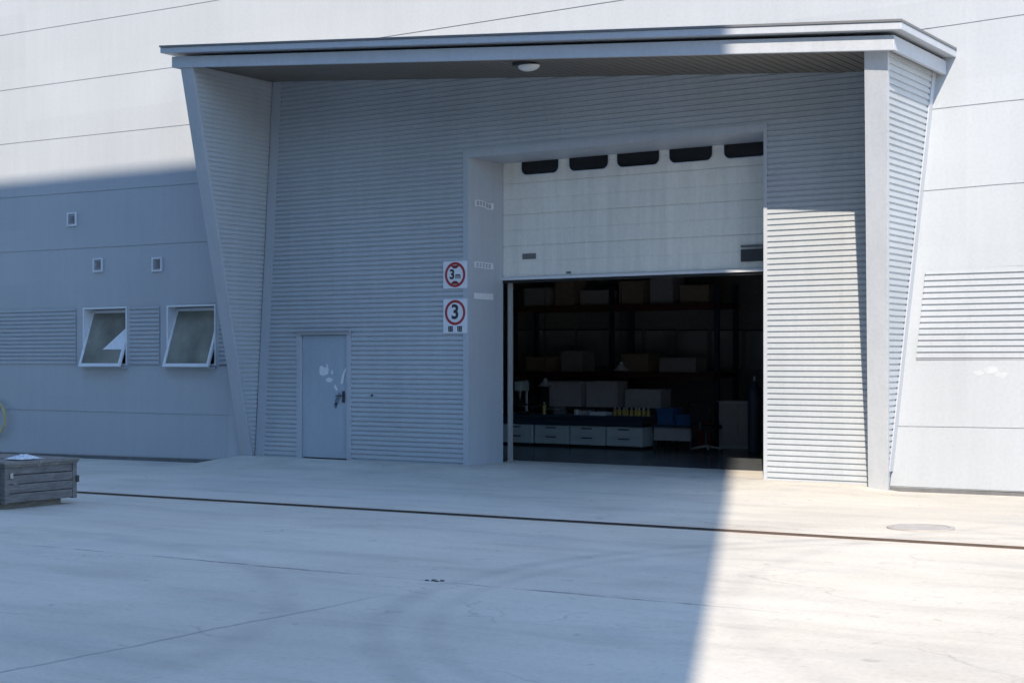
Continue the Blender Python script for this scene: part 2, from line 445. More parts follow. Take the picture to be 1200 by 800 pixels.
# recessed back wall of the portal
OX0, OX1, OZ = -13.41, -8.60, 4.69         # opening of the big door
DX0, DX1, DZ = -16.80, -15.75, 2.10        # service door
bk = MB()
def segb(z):
    L = XLi(z) + .20; r_ = XRi(z)
    if z > 5.2: r_ = min(r_, -17.38 + (6.27 - z) / .0827)
    out = []
    if z < DZ: out += [(L, DX0 - .05), (DX1 + .05, OX0 - .10)]
    elif z < OZ + .06: out += [(L, OX0 - .10)]
    else: out += [(L, r_)]
    if z < OZ + .06: out += [(OX1 + .05, r_)]
    return [((a, 0, z), (b, 0, z)) for a, b in out]
ribs(bk, .03, 6.24, segb, (0, -1, 0)); bk.build('corrugated_panel', M['clad'], hall)
tr = MB()
tr.hexa([(XLi(0), -.012, -.1), (XLi(0) + .20, -.012, -.1), (XLi(0) + .20, .02, -.1), (XLi(0), .02, -.1),
         (XLi(6.22), -.012, 6.22), (XLi(6.22) + .20, -.012, 6.22), (XLi(6.22) + .20, .02, 6.22), (XLi(6.22), .02, 6.22)])
tr.build('corner_trim', M['trim'], hall)
tr = MB(); tr.box(OX0 - .10, OX0, -.026, .9, -.05, OZ + .10); tr.build('door_jamb', M['trim'], hall)
tr = MB(); tr.box(OX1, OX1 + .05, -.026, .95, -.05, OZ + .10); tr.build('door_jamb', M['trim'], hall)
tr = MB(); tr.box(OX0 + .0005, OX1 - .0005, -.027, .9, OZ, OZ + .10); tr.build('door_head', M['trim'], hall)


# portal sides
def side(Xo, Xi, Yf, ztop, xt):
    def ring(z): return [(Xo(z), Yf(z), z), (Xi(z), Yf(z), z), (Xi(z), -.001, z), (Xo(z), -.001, z)]
    s_ = 1 if Xi(0) > Xo(0) else -1
    c = MB(); z0 = -.12
    inset = .03
    def ring2(z): return [(Xo(z) + s_ * inset, Yf(z) + .01, z), (Xi(z) - s_ * inset, Yf(z) + .01, z), (Xi(z) - s_ * inset, .03, z), (Xo(z) + s_ * inset, .03, z)]
    c.hexa(ring2(z0) + ring2(ztop)); core = c.build('portal_side', M['clad'], hall)
    t = MB()                               # folded front trim
    def ring3(z): return [(Xo(z), Yf(z) - .004, z), (Xi(z), Yf(z) - .004, z), (Xi(z), min(-.0, Yf(z) + .05), z), (Xo(z), min(-.0, Yf(z) + .05), z)]
    t.hexa(ring3(z0) + ring3(ztop)); t.build('front_trim', M['trim'], core, .004)
    k = MB()
    ribs(k, .05, ztop - .02, lambda z: [((Xi(z) - s_ * .028, Yf(z) + .05, z), (Xi(z) - s_ * .028, -.0, z))] if Yf(z) + .05 < -.02 else [], (s_, 0, 0))
    ribs(k, .05, ztop - .02, lambda z: [((Xo(z) + s_ * .028, Yf(z) + .05, z), (Xo(z) + s_ * .028, -.12, z))] if Yf(z) + .05 < -.14 else [], (-s_, 0, 0))
    k.build('cladding', M['clad'], core)
    e = MB()                               # back edge trim against the wall
    def ring4(z): return [(Xo(z), max(-.12, Yf(z) + .051), z), (Xo(z) + s_ * .02, max(-.12, Yf(z) + .051), z), (Xo(z) + s_ * .02, -.002, z), (Xo(z), -.002, z)]
    zs = [.25 + (ztop - .25) * i / 8 for i in range(9)]
    for a, b in zip(zs, zs[1:]): e.hexa(ring4(a) + ring4(b))
    e.build('edge_trim', M['trim'], core)
side(XL, XLi, YL, 6.225, 0)
side(XR, XRi, YR, 5.27, 0)
fg = MB()
fg.hexa([(XL(0) - .38, -.014, -.12), (XL(0) + .02, -.014, -.12), (XL(0) + .02, .02, -.12), (XL(0) - .38, .02, -.12),
         (XL(5.7) - .38, -.014, 5.7), (XL(5.7) + .02, -.014, 5.7), (XL(5.7) + .02, .02, 5.7), (XL(5.7) - .38, .02, 5.7)])
fg.build('flashing', M['trim'], hall)

# canopy: sloping cornice over a lower fascia, boarded soffit
CT = lambda x: 5.485 + (-6.03 - x) * .0888
def slab(mb, x0, x1, y0, y1, d0, d1):      # d0,d1 below the cornice top
    mb.hexa([(x0, y0, CT(x0) - d0), (x1, y0, CT(x1) - d0), (x1, y1, CT(x1) - d0), (x0, y1, CT(x0) - d0),
             (x0, y0, CT(x0) - d1), (x1, y0, CT(x1) - d1), (x1, y1, CT(x1) - d1), (x0, y1, CT(x0) - d1)])
cn = MB(); slab(cn, -17.80, -6.15, -1.84, -.004, .295, .105)
# hollow underside: fascia drop only round the rim
canopy = MB()
slab(canopy, -17.80, -6.15, -1.85, -1.79, .315, .142); slab(canopy, -6.21, -6.15, -1.7895, -.004, .315, .142); slab(canopy, -17.80, -17.74, -1.7895, -.004, .315, .142)
can = canopy.build('canopy', M['trim'], hall, .006)
cc = MB(); slab(cc, -17.95, -6.03, -1.95, -.004, .10, .012); cc.build('cornice', M['trim'], can, .006)
cp = MB(); slab(cp, -17.96, -6.02, -1.965, -.006, .0115, -.016); cp.build('roof_cap', M['plate'], can)
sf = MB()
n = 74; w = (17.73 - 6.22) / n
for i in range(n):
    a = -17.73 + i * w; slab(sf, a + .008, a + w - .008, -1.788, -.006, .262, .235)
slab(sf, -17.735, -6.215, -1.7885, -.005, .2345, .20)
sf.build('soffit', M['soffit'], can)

# sectional overhead door, half raised
DY = .90
od = MB()
prof = []
for zz in (2.93, 3.41, 3.89, 4.37):
    top = zz + .48
    prof += [(DY, zz + .006), (DY, zz + .235), (DY + .006, zz + .238), (DY + .006, zz + .245), (DY, zz + .248), (DY, top - .006), (DY + .014, top - .004), (DY + .014, top + .004)]
pa = [(OX0 + .004, y, z) for y, z in prof]; pb = [(OX1 - .004, y, z) for y, z in prof]
for k in range(len(prof) - 1): od.q(pa[k], pb[k], pb[k + 1], pa[k + 1])
od.box(OX0 + .004, OX1 - .004, DY + .03, DY + .06, 2.93, 4.88)
door = od.build('overhead_door', M['door_white'], hall)
for (a, b) in ((-13.05, -12.39), (-12.19, -11.52), (-11.36, -10.66), (-10.49, -9.81), (-9.62, -8.97)):
    fm = MB(); fm.prism([(x, DY - .002, z) for x, z in rounded(a - .018, b + .018, 4.475, 4.84, .11)], (0, -.010, 0)); f_ = fm.build('door_window', M['white'], door)
    MB().prism([(x, DY - .0125, z) for x, z in rounded(a, b, 4.492, 4.822, .095)], (0, -.008, 0)).build('pane', M['black_glass'], f_)
MB().box(OX0 + .006, OX1 - .006, DY - .055, DY + .05, 2.885, 2.928).build('bottom_rail', M['white'], door)
MB().box(OX0 + .01, OX1 - .01, DY - .02, DY + .03, 2.845, 2.884).build('rubber_seal', M['seal'], door)
MB().box(-13.04, -12.80, DY - .014, DY - .002, 3.20, 3.285).build('grip_recess', M['plate'], door)
MB().box(-9.35, -8.95, DY - .05, DY - .002, 3.03, 3.20).build('lock_box', M['dark'], door, .006)
MB().box(-9.36, -8.95, DY - .03, DY - .002, 3.232, 3.262).build('lock_plate', M['plate'], door)
MB().box(-12.25, -12.17, DY - .012, DY - .002, 2.955, 2.985).build('cable_bracket', M['plate'], door)
tk = MB(); tk.box(OX0 + .02, OX0 + .085, 1.0, 1.05, FLOOR + .004, 2.9); tk.box(OX0 + .02, OX0 + .15, .98, 1.07, FLOOR + .004, FLOOR + .03); tk.build('guide_rail', M['galv'], hall)
tk = MB(); tk.box(OX1 - .085, OX1 - .02, 1.0, 1.05, FLOOR + .004, 2.9); tk.build('guide_rail', M['galv'], hall)

# service door
sd = MB(); sd.box(DX0 + .055, DX1 - .045, .012, .055, .085, DZ - .05)
sdo = sd.build('service_door', M['service'], hall, .004)
ff = MB(); ff.box(DX0 - .05, DX0 + .045, -.022, .08, -.05, DZ + .0); ff.box(DX1 - .038, DX1 + .05, -.022, .08, -.05, DZ + .0)
ff.box(DX0 - .05, DX1 + .05, -.028, .08, DZ - .043, DZ + .055); ff.build('door_frame', M['trim'], sdo)
MB().box(DX0 - .06, DX1 + .06, -.085, -.029, DZ + .02, DZ + .042).build('drip_rail', M['trim'], sdo)
MB().box(DX0 + .046, DX1 - .039, .06, .1, -.05, .2).build('threshold', M['seal'], sdo)
hd = MB(); hd.box(DX1 - .15, DX1 - .10, -.002, .0115, .98, 1.16)
hd.tube([(DX1 - .125, .0, 1.09), (DX1 - .125, -.045, 1.09), (DX1 - .13, -.052, 1.088), (DX1 - .24, -.052, 1.085)], .010, 8)
hd.tube([(DX1 - .125, .0, 1.01), (DX1 - .125, -.012, 1.01)], .014, 10); hd.build('handle', M['dark'], sdo)
def scrap(pts): 
    MB().prism([(DX0 + x, .0095, z) for x, z in pts], (0, -.002, 0)).build('torn_paper', M['paper'], sdo)
scrap([(.42, 1.42), (.50, 1.40), (.60, 1.43), (.61, 1.50), (.585, 1.60), (.565, 1.585), (.56, 1.53), (.50, 1.545), (.455, 1.57), (.42, 1.53)])
scrap([(.56, 1.31), (.64, 1.295), (.70, 1.33), (.69, 1.36), (.60, 1.375), (.56, 1.35)])
scrap([(.66, 1.43), (.70, 1.43), (.70, 1.48), (.675, 1.50)])
scrap([(.86, 1.27), (.91, 1.28), (.925, 1.36), (.95, 1.44), (.985, 1.5), (.97, 1.53), (.92, 1.47), (.885, 1.38)])
scrap([(.72, 1.22), (.78, 1.16), (.80, 1.19), (.75, 1.27)])
sm = MB()
for (x, z, r) in ((.78, 1.0, .05), (.83, 1.08, .045), (.76, .93, .035)):
    sm.prism([(DX0 + x + r * math.cos(t) * random.uniform(.6, 1.2), .0102, z + r * 1.5 * math.sin(t) * random.uniform(.6, 1.2)) for t in [k * .5236 for k in range(12)]], (0, -.0015, 0))
sm.build('scuffed_patch', paint('scuffed_paint', (.20, .24, .28), .5), sdo)

# small screw-fixed stud on the ribs beside the service door
# tilted top-hung windows
for wi, (a, b) in enumerate(WIN):
    wf = MB(); t = .035; y0, y1 = -.012, .27; z0, z1 = 1.555, 2.605
    wf.box(a, a + t, y0, y1, z0, z1); wf.box(b - t, b, y0, y1, z0, z1); wf.box(a + t, b - t, y0, y1, z1 - t, z1); wf.box(a + t, b - t, y0, y1, z0, z0 + t)
    w_ = wf.build('window', M['white'], hall, .003)
    w_['label'] = ('tilted-open top-hung window whose pane carries a white triangular painted reflection' if wi == 0 else 'tilted-open top-hung window with a plain brownish pane, next to the portal')
    T = Vector((0, .20, 2.55)); Bt = Vector((0, -.135, 1.535)); dv = (Bt - T); up = dv.normalized(); nn = Vector((0, up.z, -up.y)); nn = nn if nn.y < 0 else -nn
    def P(x, s, o): v = T + dv * s + nn * o; return (x, v.y, v.z)
    def slabp(mb, x0, x1, s0, s1, o0, o1): mb.hexa([P(x0, s1, o0), P(x1, s1, o0), P(x1, s1, o1), P(x0, s1, o1), P(x0, s0, o0), P(x1, s0, o0), P(x1, s0, o1), P(x0, s0, o1)])
    a2, b2 = a + t + .004, b - t - .004
    a2, b2 = a + .005, b - .005
    sh = MB(); fw = .055
    a2, b2 = a + t + .003, b - t - .003
    slabp(sh, a2, a2 + fw, 0, 1, -.02, .02); slabp(sh, b2 - fw, b2, 0, 1, -.02, .02); slabp(sh, a2 + fw, b2 - fw, 0, .05, -.02, .02); slabp(sh, a2 + fw, b2 - fw, .945, 1, -.02, .02)
    sh.build('sash', M['white'], w_, .003)
    pn = MB(); slabp(pn, a2 + fw, b2 - fw, .05, .945, -.004, .004); pn.build('pane', M['pane'], w_)
    MB().box(a - .02, b + .02, -.05, .02, 1.505, 1.535).build('sill', M['trim'], w_)
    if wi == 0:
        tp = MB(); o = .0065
        tp.prism([P(b2 - fw - .002, .30, o), P(b2 - fw - .002, .70, o), P(b2 - fw - .50, .70, o)], tuple(nn * .002)); tp.build('painted_reflection', M['paper'], w_)  # thin white sheet standing in for bright sky mirrored in the pane
    MB().tube([(b - .06, .12, 1.75), (b - .06, -.05, 1.70)], .008, 6).build('stay', M['dark'], w_)

rg = random.Random(3)
for (px, pz, q_) in ((-5.74, 1.50, .07), (-5.60, 1.52, .10), (-5.47, 1.47, .08)):      # pale scuffs on the right wall
    MB().prism([(px + q_ * math.cos(k * .5236) * rg.uniform(.6, 1.2), -.0012, pz + .5 * q_ * math.sin(k * .5236) * rg.uniform(.5, 1.3)) for k in range(12)], (0, -.001, 0)).build('paint_scuff', M['scuff'], hall)
MB().tube([(-15.27, -.01, 1.10), (-15.27, -.04, 1.10)], .015, 10).build('wall_stud', M['dark'], hall)
# three small wall vents
for (x, z, s) in ((-22.31, 4.22, 0), (-21.61, 3.36, 1), (-20.09, 3.32, 1)):
    v_ = MB(); h = .125
    v_.box(x - h, x - h + .03, -.03, -.001, z - h, z + h); v_.box(x + h - .03, x + h, -.03, -.001, z - h, z + h)
    v_.box(x - h + .03, x + h - .03, -.03, -.001, z + h - .03, z + h); v_.box(x - h + .03, x + h - .03, -.03, -.001, z - h, z - h + .03)
    vo = v_.build('vent', M['white'], hall, .003)
    l_ = MB(); k = z - h + .035
    while k < z + h - .05:
        l_.hexa([(x - .094, -.022, k), (x + .094, -.022, k), (x + .094, -.004, k + .02), (x - .094, -.004, k + .02), (x - .094, -.022, k + .005), (x + .094, -.022, k + .005), (x + .094, -.004, k + .026), (x - .094, -.004, k + .026)]); k += .036
    l_.build('louvre', M['trim'], vo)
    MB().box(x - .02 + s * .0, x + .06, -.034, -.023, z - .05, z + .05 + .02 * s).build('flap', M['plate'], vo)

# hall shell behind the wall
hs = MB()
hs.box(-45, 0, 26, 26.2, -.5, 11.8); hs.box(-45, -44.8, .4, 25.99, -.5, 11.8); hs.box(-.2, 0, .4, 25.99, -.5, 11.8)
# liner behind the cladding with the door and windows left open
for (a, b, z0, z1) in ((-44.79, -22.05, -.5, 11.8), (-22.05, -18.66, -.5, 1.5), (-22.05, -18.66, 2.65, 11.8), (-20.84, -19.88, 1.5001, 2.6499), (-18.66, OX0 - .101, -.5, 11.8), (OX0 - .1, OX1 + .05, OZ + .061, 11.8), (OX1 + .051, -.21, -.5, 11.8)):
    hs.box(a, b, .28, .399, z0, z1)
hs.build('hall_lining', M['hall'], hall)
rf = MB(); rf.box(-45, 14, .1, 26.3, 11.85, 12.1); rf.build('roof', M['hall'], hall)
bm_ = MB()
for x in (-40, -34, -28, -22, -16, -10, -4): bm_.box(x - .15, x + .15, .41, 25.9, 8.2, 8.7)
for y in (4.4, 9.5, 15): bm_.box(-44, -.3, y - .12, y + .12, 4.3, 4.7)
bm_.build('roof_beam', M['hall'], hall)
pt = MB(); pt.box(-30, -.3, 9.1, 9.25, FLOOR + .004, 4.2); pt.build('partition', M['hall'], hall)
fl = MB(); fl.q((-44.7, 1.42, FLOOR), (-.3, 1.42, FLOOR), (-.3, 25.9, FLOOR), (-44.7, 25.9, FLOOR))
structure(fl.build('hall_floor', M['hallfloor']))
fl = MB(); fl.q((OX0 - .15, .0, FLOOR), (OX1 + .1, .0, FLOOR), (OX1 + .1, 1.416, FLOOR), (OX0 - .15, 1.416, FLOOR))
structure(fl.build('doorway_floor', M['concrete']))

# ------------------------------------------------------------------ things on the building
def text_obj(body, size, loc, name, mat, parent, bold=.0):
    c = bpy.data.curves.new('t', 'FONT'); c.body = body; c.size = size; c.align_x = 'CENTER'; c.align_y = 'CENTER'; c.extrude = .0008; c.offset = bold
    o = bpy.data.objects.new('t', c); col.objects.link(o)
    bpy.context.view_layer.update()
    me = bpy.data.meshes.new_from_object(o.evaluated_get(bpy.context.evaluated_depsgraph_get()))
    bpy.data.objects.remove(o); me.materials.clear(); me.materials.append(mat); me.name = name
    me.transform(Matrix.Translation(loc) @ Matrix.Rotation(R(90), 4, 'X'))
    n = bpy.data.objects.new(name, me); col.objects.link(n); adopt(n, parent); return n
def ring(mb, cx, cz, r0, r1, y, th, n=40):
    for k in range(n):
        a, b = 2 * math.pi * k / n, 2 * math.pi * (k + 1) / n
        p = lambda r, t, yy: (cx + r * math.cos(t), yy, cz + r * math.sin(t))
        mb.q(p(r0, a, y - th), p(r1, a, y - th), p(r1, b, y - th), p(r0, b, y - th)); mb.q(p(r1, a, y), p(r1, a, y - th), p(r1, b, y - th), p(r1, b, y)); mb.q(p(r0, a, y), p(r0, a, y - th), p(r0, b, y - th), p(r0, b, y))
SY = -.030
def sign(z0, z1, label, kind):
    x0, x1 = -13.875, -13.43; cx = (x0 + x1) / 2
    s = thing('limit_sign', (cx, SY, z0), label, 'sign', 'round limit signs beside the big door')
    MB().prism([(x, SY + .008, z) for x, z in rounded(x0, x1, z0, z1, .015, 3)], (0, -.008, 0)).build('sign_plate', M['paper'], s)
    cz = z1 - .205 if kind == 1 else z1 - .205
    r = MB(); ring(r, cx, cz, .150, .190, SY - .001, .002); r.build('red_ring', M['red'], s)
    if kind == 0:
        for sg in (1, -1): MB().prism([(cx - .085, SY - .0035, cz + sg * .140), (cx + .085, SY - .0035, cz + sg * .140), (cx + .03, SY - .0035, cz + sg * .095), (cx - .03, SY - .0035, cz + sg * .095)], (0, -.001, 0)).build('red_wedge', M['darkred'], s)
        text_obj('3', .20, (cx - .055, SY - .003, cz - .0), 'digit', M['ink'], s, .006)
        text_obj('m', .13, (cx + .055, SY - .003, cz - .018), 'unit', M['ink'], s, .003)
    else:
        text_obj('3', .30, (cx, SY - .003, cz), 'digit', M['ink'], s, .008)
        for sg in (-1, 1):
            b = MB(); X = cx + sg * .085; Z = z0 + .062
            for k in range(3): b.box(X - .042, X + .042, SY - .0028, SY - .001, Z - .038 + k * .030, Z - .020 + k * .030)
            for k in (-1, 0, 1): b.box(X + k * .034 - .008, X + k * .034 + .008, SY - .0034, SY - .003, Z - .04, Z + .045)
            b.build('caption', M['ink'], s)
sign(2.735, 3.145, 'upper square white sign with red ring reading 3m, on ribbed wall beside the big door', 0)
sign(2.06, 2.575, 'lower tall white sign with red ring reading 3 above two dark marks', 1)

def sticker(z0, z1, label, marks, curl):
    s = thing('notice_strip', (OX0 + .003, .36, z0), label, 'notice', 'white notices on the door reveal')
    m = MB(); X = OX0 + .002; n = 10
    for k in range(n):
        a, b = .11 + .51 * k / n, .11 + .51 * (k + 1) / n
        d = lambda y: curl * math.sin((y - .11) / .51 * 6.0) * .5
        e = lambda y: X + .006 + abs(curl) * .15 * (1 + math.sin(y * 23))
        m.q((e(a), a, z0 + d(a)), (e(b), b, z0 + d(b)), (e(b), b, z1 + d(b)), (e(a), a, z1 + d(a)))
    m.build('sheet', M['paper'], s)
    if marks:
        xx = X + .008 + abs(curl) * .32
        for k in range(marks):
            y = .17 + k * .40 / marks; zc = (z0 + z1) / 2 + curl * math.sin((y - .11) / .51 * 6.0) * .5
            t = MB(); t.box(xx, xx + .001, y, y + .25 / marks, zc - .028, zc - .008); t.box(xx, xx + .001, y, y + .25 / marks, zc + .006, zc + .026); t.box(xx + .0012, xx + .002, y + .09 / marks, y + .15 / marks, zc - .032, zc + .030)
            t.build('print', M['faint'], s)
sticker(3.965, 4.065, 'topmost white notice strip on the door reveal, curled and smudged', 5, .03)
sticker(3.045, 3.14, 'middle white notice strip on the reveal, level with the upper sign', 5, .008)
sticker(2.575, 2.668, 'lowest white notice strip on the reveal, blank, level with the lower sign', 0, .0)

lp = thing('soffit_lamp', (-11.55, -1.25, SOF(-11.5)), 'oval white bulkhead lamp under the canopy soffit', 'lamp')
zt = CT(-11.55) - .262
MB().box(-11.70, -11.42, -1.40, -1.16, zt - .05, zt + .003).build('lamp_base', M['dark'], lp, .01)
lm = MB()
prev = None
for k in range(7):
    t = k / 6 * math.pi / 2; rr = math.cos(t); zz = zt - .05 - .075 * math.sin(t)
    rg = [(-11.52 + .165 * rr * math.cos(a) + .02, -1.28 + .115 * rr * math.sin(a), zz) for a in [2 * math.pi * j / 24 for j in range(24)]]
    if prev:
        for j in range(24): lm.q(prev[j], prev[(j + 1) % 24], rg[(j + 1) % 24], rg[j])
    prev = rg
lm.build('lamp_shade', M['lampglass'], lp, smooth=True)

# ------------------------------------------------------------------ crate, sheet, hose
cx0, cx1, cy0, cy1 = -16.7, -14.66, -7.42, -6.40; cz = slope(-14.7) - .003
cr = thing('wooden_crate', (-15.7, -6.9, cz), 'weathered grey wooden crate standing on the concrete at the left edge', 'crate')
b = MB(); zs = [.075, .185, .29, .395, .505]
for k in range(4):
    jx = random.uniform(-.006, .006)
    b.box(cx1 - .03, cx1 + jx, cy0 + .005, cy1 - .005, cz + zs[k] + .004, cz + zs[k + 1] - .004)
    b.box(cx0, cx0 + .03, cy0 + .005, cy1 - .005, cz + zs[k] + .004, cz + zs[k + 1] - .004)
    b.box(cx0 + .031, cx1 - .031, cy0 + jx, cy0 + .03, cz + zs[k] + .004, cz + zs[k + 1] - .004)
    b.box(cx0 + .031, cx1 - .031, cy1 - .03, cy1 + jx, cz + zs[k] + .004, cz + zs[k + 1] - .004)
b.box(cx0 + .032, cx1 - .032, cy0 + .032, cy1 - .032, cz + .08, cz + .10)
b.build('side_boards', M['wood'], cr, .004)
for (x, y) in ((cx0 - .012, cy0 - .012), (cx1 - .05, cy0 - .012), (cx0 - .012, cy1 - .05), (cx1 - .05, cy1 - .05)): MB().box(x, x + .062, y, y + .062, cz + .07, cz + .51).build('corner_post', M['wood'], cr, .004)
b = MB(); b.box(cx0 - .035, cx1 + .035, cy0 - .035, cy0 + .46, cz + .512, cz + .545); b.box(cx0 - .03, cx1 + .03, cy0 + .468, cy1 + .035, cz + .512, cz + .552)
b.box(cx0 - .02, cx1 + .02, cy0 - .02, cy1 + .02, cz + .488, cz + .511)
b.build('lid', M['woodlid'], cr, .005)
for x in (cx0 + .1, cx1 - .24): MB().box(x, x + .12, cy0 + .02, cy1 - .12, cz, cz + .074).build('runner', M['woodlid'], cr, .004)
MB().box(cx1 - .02, cx1 + .03, cy1 - .01, cy1 + .035, cz + .26, cz + .34).build('latch', M['dark'], cr, .004)
MB().box(cx1 + .012, cx1 + .02, cy0 + .06, cy0 + .10, cz + .36, cz + .42).build('hasp', M['galv'], cr)
n = 22
sheet = MB(); gi = {}
for i in range(n):
    for j in range(n):
        u, v = i / (n - 1) - .5, j / (n - 1) - .5
        r2 = max(abs(u), abs(v)) * 2
        h = (.034 * math.exp(-((u * 3) ** 2 + (v * 3) ** 2)) + .022 * abs(math.sin(u * 17 + 2 * math.sin(v * 9)))) * (1 - r2 ** 3)
        gi[i, j] = len(sheet.v); sheet.v.append((-14.95 + u * .30 + .02 * math.sin(j), -6.93 + v * .36 + .02 * math.sin(i * 1.3), cz + .558 + h))
for i in range(n - 1):
    for j in range(n - 1): sheet.f.append((gi[i, j], gi[i + 1, j], gi[i + 1, j + 1], gi[i, j + 1]))
tag(sheet.build('crumpled_sheet', M['paper'], smooth=True), 'small crumpled white sheet lying on the lid of the wooden crate', 'sheet')
hs_ = thing('hose_coil', (-24.44, -.05, .55), 'pale yellow hose coil hung low on the wall beyond the wooden crate', 'hose')
pts = []
for k in range(96):
    t = k / 32 * 2 * math.pi; rr = .305 + .010 * math.sin(k * .7) + .012 * (k // 32 - 1)
    pts.append((-24.44 + rr * math.sin(t), -.05 - .012 * (k / 32), .55 + rr * math.cos(t) * 1.06))
MB().tube(pts, .015, 8).build('hose', M['hose'], hs_, smooth=True)
MB().tube([(-24.44, .0, .80), (-24.44, -.12, .80), (-24.44, -.13, .84)], .012, 6).build('hook', M['dark'], hs_)

# ------------------------------------------------------------------ inside the hall
F = FLOOR + .002
cabs = None
names = ['by the left door rail, first of its row', 'second of the row under the workbench', 'third of the row under the workbench', 'at the right end of the workbench']
def cabinet(x0):
    y0, y1 = 4.95, 5.5; w = .72
    c = thing('drawer_cabinet', (x0, y0, F), 'grey-green metal cabinet, ' + names[0], 'cabinet', 'drawer cabinets under the workbench')
    MB().box(x0, x0 + w, y0 + .02, y1, F + .05, .46).build('carcass', M['cabinet'], c, .004)
    for z0, z1 in ((F + .06, F + .21), (F + .22, .45)):
        d = MB().box(x0 + .012, x0 + w - .012, y0, y0 + .019, z0, z1).build('drawer', M['cabinet'], c, .003)
        MB().box(x0 + .25, x0 + w - .25, y0 - .02, y0 - .001, z1 - .04, z1 - .02).build('handle', M['dark'], d)
    MB().box(x0 + .02, x0 + w - .02, y0 + .06, y1 - .02, F, F + .049).build('toe_kick', M['black'], c)
    return c
c0 = cabinet(-16.24)
for k, x in enumerate((-15.47, -14.70, -13.93)):
    copy_tree(c0, (x + 16.24, 0, 0), 'grey-green metal cabinet, ' + names[k + 1])
wb = thing('workbench', (-14.7, 5.3, F), 'long dark blue workbench over the row of drawer cabinets', 'workbench')
MB().box(-16.8, -13.16, 4.90, 5.75, .60, .655).build('bench_top', M['bench'], wb, .005)
MB().box(-16.75, -13.2, 4.96, 5.0, .475, .599).build('apron', M['bench'], wb)
for x in (-16.7, -15.5, -14.73, -13.96, -13.20): MB().box(x - .02, x + .02, 5.55, 5.6, F, .599).build('leg', M['dark'], wb)
ZB = .657
def bottle(x, y, h, r, label, mat, group):
    t = thing('bottle', (x, y, ZB), label, 'bottle', group)
    MB().tube([(x, y, ZB), (x, y, ZB + h * .7), (x, y, ZB + h * .78), (x, y, ZB + h * .85)], [r, r, r * .5, r * .45], 10).build('bottle_body', mat, t, smooth=False)
    MB().tube([(x, y, ZB + h * .851), (x, y, ZB + h)], r * .55, 8).build('cap', M['paper'], t)
    return t
b0 = bottle(-13.90, 5.2, .14, .032, 'small yellow bottle in the row on the right half of the workbench', M['yellow'], 'row of yellow bottles on the workbench')
for k in range(1, 9): copy_tree(b0, (k * .083, .02 * (k % 3), 0), 'small yellow bottle in the row on the right half of the workbench')
bottle(-15.38, 5.15, .22, .035, 'single taller yellow bottle standing alone on the left half of the workbench', M['yellow'], None)
s = MB()
for k in range(6): pass
t = thing('paint_tin', (-14.70, 5.2, ZB), 'small white tin on the workbench between the lone bottle and the tray', 'tin')
MB().tube([(-14.70, 5.2, ZB), (-14.70, 5.2, ZB + .085)], .055, 14).build('can', M['paper'], t); MB().tube([(-14.70, 5.2, ZB + .086), (-14.70, 5.2, ZB + .094)], .057, 14).build('lid', M['galv'], t)
t = thing('tray', (-14.2, 5.2, ZB), 'flat white plastic tray on the workbench left of the yellow bottles', 'tray')
m = MB(); m.box(-14.36, -14.02, 5.08, 5.32, ZB, ZB + .012); m.box(-14.36, -14.02, 5.08, 5.09, ZB + .013, ZB + .06); m.box(-14.36, -14.02, 5.31, 5.32, ZB + .013, ZB + .06); m.box(-14.36, -14.35, 5.0905, 5.3095, ZB + .013, ZB + .06); m.box(-14.03, -14.02, 5.0905, 5.3095, ZB + .013, ZB + .06)
m.build('tray_body', M['paper'], t)
t = thing('parcel', (-14.55, 5.25, ZB), 'low beige parcel on the workbench between the white tin and the tray', 'parcel')
MB().box(-14.62, -14.42, 5.12, 5.3, ZB, ZB + .075).build('wrap', M['box'], t, .008); MB().box(-14.53, -14.50, 5.118, 5.302, ZB + .0755, ZB + .078).build('tape', M['paper'], t)
def crate(name, x0, x1, y0, y1, z0, z1, label, cat, mat, group=None, lidm=None):
    t = thing(name, ((x0 + x1) / 2, (y0 + y1) / 2, z0), label, cat, group)
    MB().box(x0, x1, y0, y1, z0, z1 - .03).build('box_body', mat, t, .008)
    MB().box(x0 - .008, x1 + .008, y0 - .008, y1 + .008, z1 - .029, z1).build('lid', lidm or mat, t, .004)
    return t
sh = thing('storage_shelf', (-15, 6.0, F), 'low open steel shelf behind the workbench carrying grey boxes', 'shelf')
for z in (.35, .775): MB().box(-16.2, -13.2, 5.85, 6.35, z - .03, z).build('shelf_board', M['dark'], sh)
for x in (-16.18, -14.7, -13.24):
    for y in (5.87, 6.33): MB().box(x - .015, x + .015, y - .015, y + .015, F, .744).build('post', M['dark'], sh)
crate('storage_box', -15.75, -15.05, 5.9, 6.3, .777, 1.25, 'larger grey storage box on the shelf behind the workbench, left of its neighbour', 'box', M['box'], 'grey boxes on the shelf')
crate('storage_box', -14.93, -14.26, 5.9, 6.3, .777, 1.26, 'grey storage box on the shelf behind the white tray', 'box', M['box'], 'grey boxes on the shelf')
crate('storage_box', -14.10, -13.35, 5.9, 6.3, .777, 1.12, 'low grey storage box on the shelf behind the yellow bottles', 'box', M['box'], 'grey boxes on the shelf')
tb = thing('side_table', (-12.9, 5.5, F), 'small dark table right of the workbench carrying the blue bins', 'table')
MB().box(-13.10, -12.3, 5.1, 5.75, .47, .51).build('tabletop', M['bench'], tb); MB().box(-13.08, -12.36, 5.16, 5.2, .24, .469).build('modesty_panel', M['box'], tb)
for x in (-13.06, -12.34):
    for y in (5.14, 5.7): MB().box(x - .02, x + .02, y - .02, y + .02, F, .2395 if y < 5.2 else .469).build('leg', M['dark'], tb)
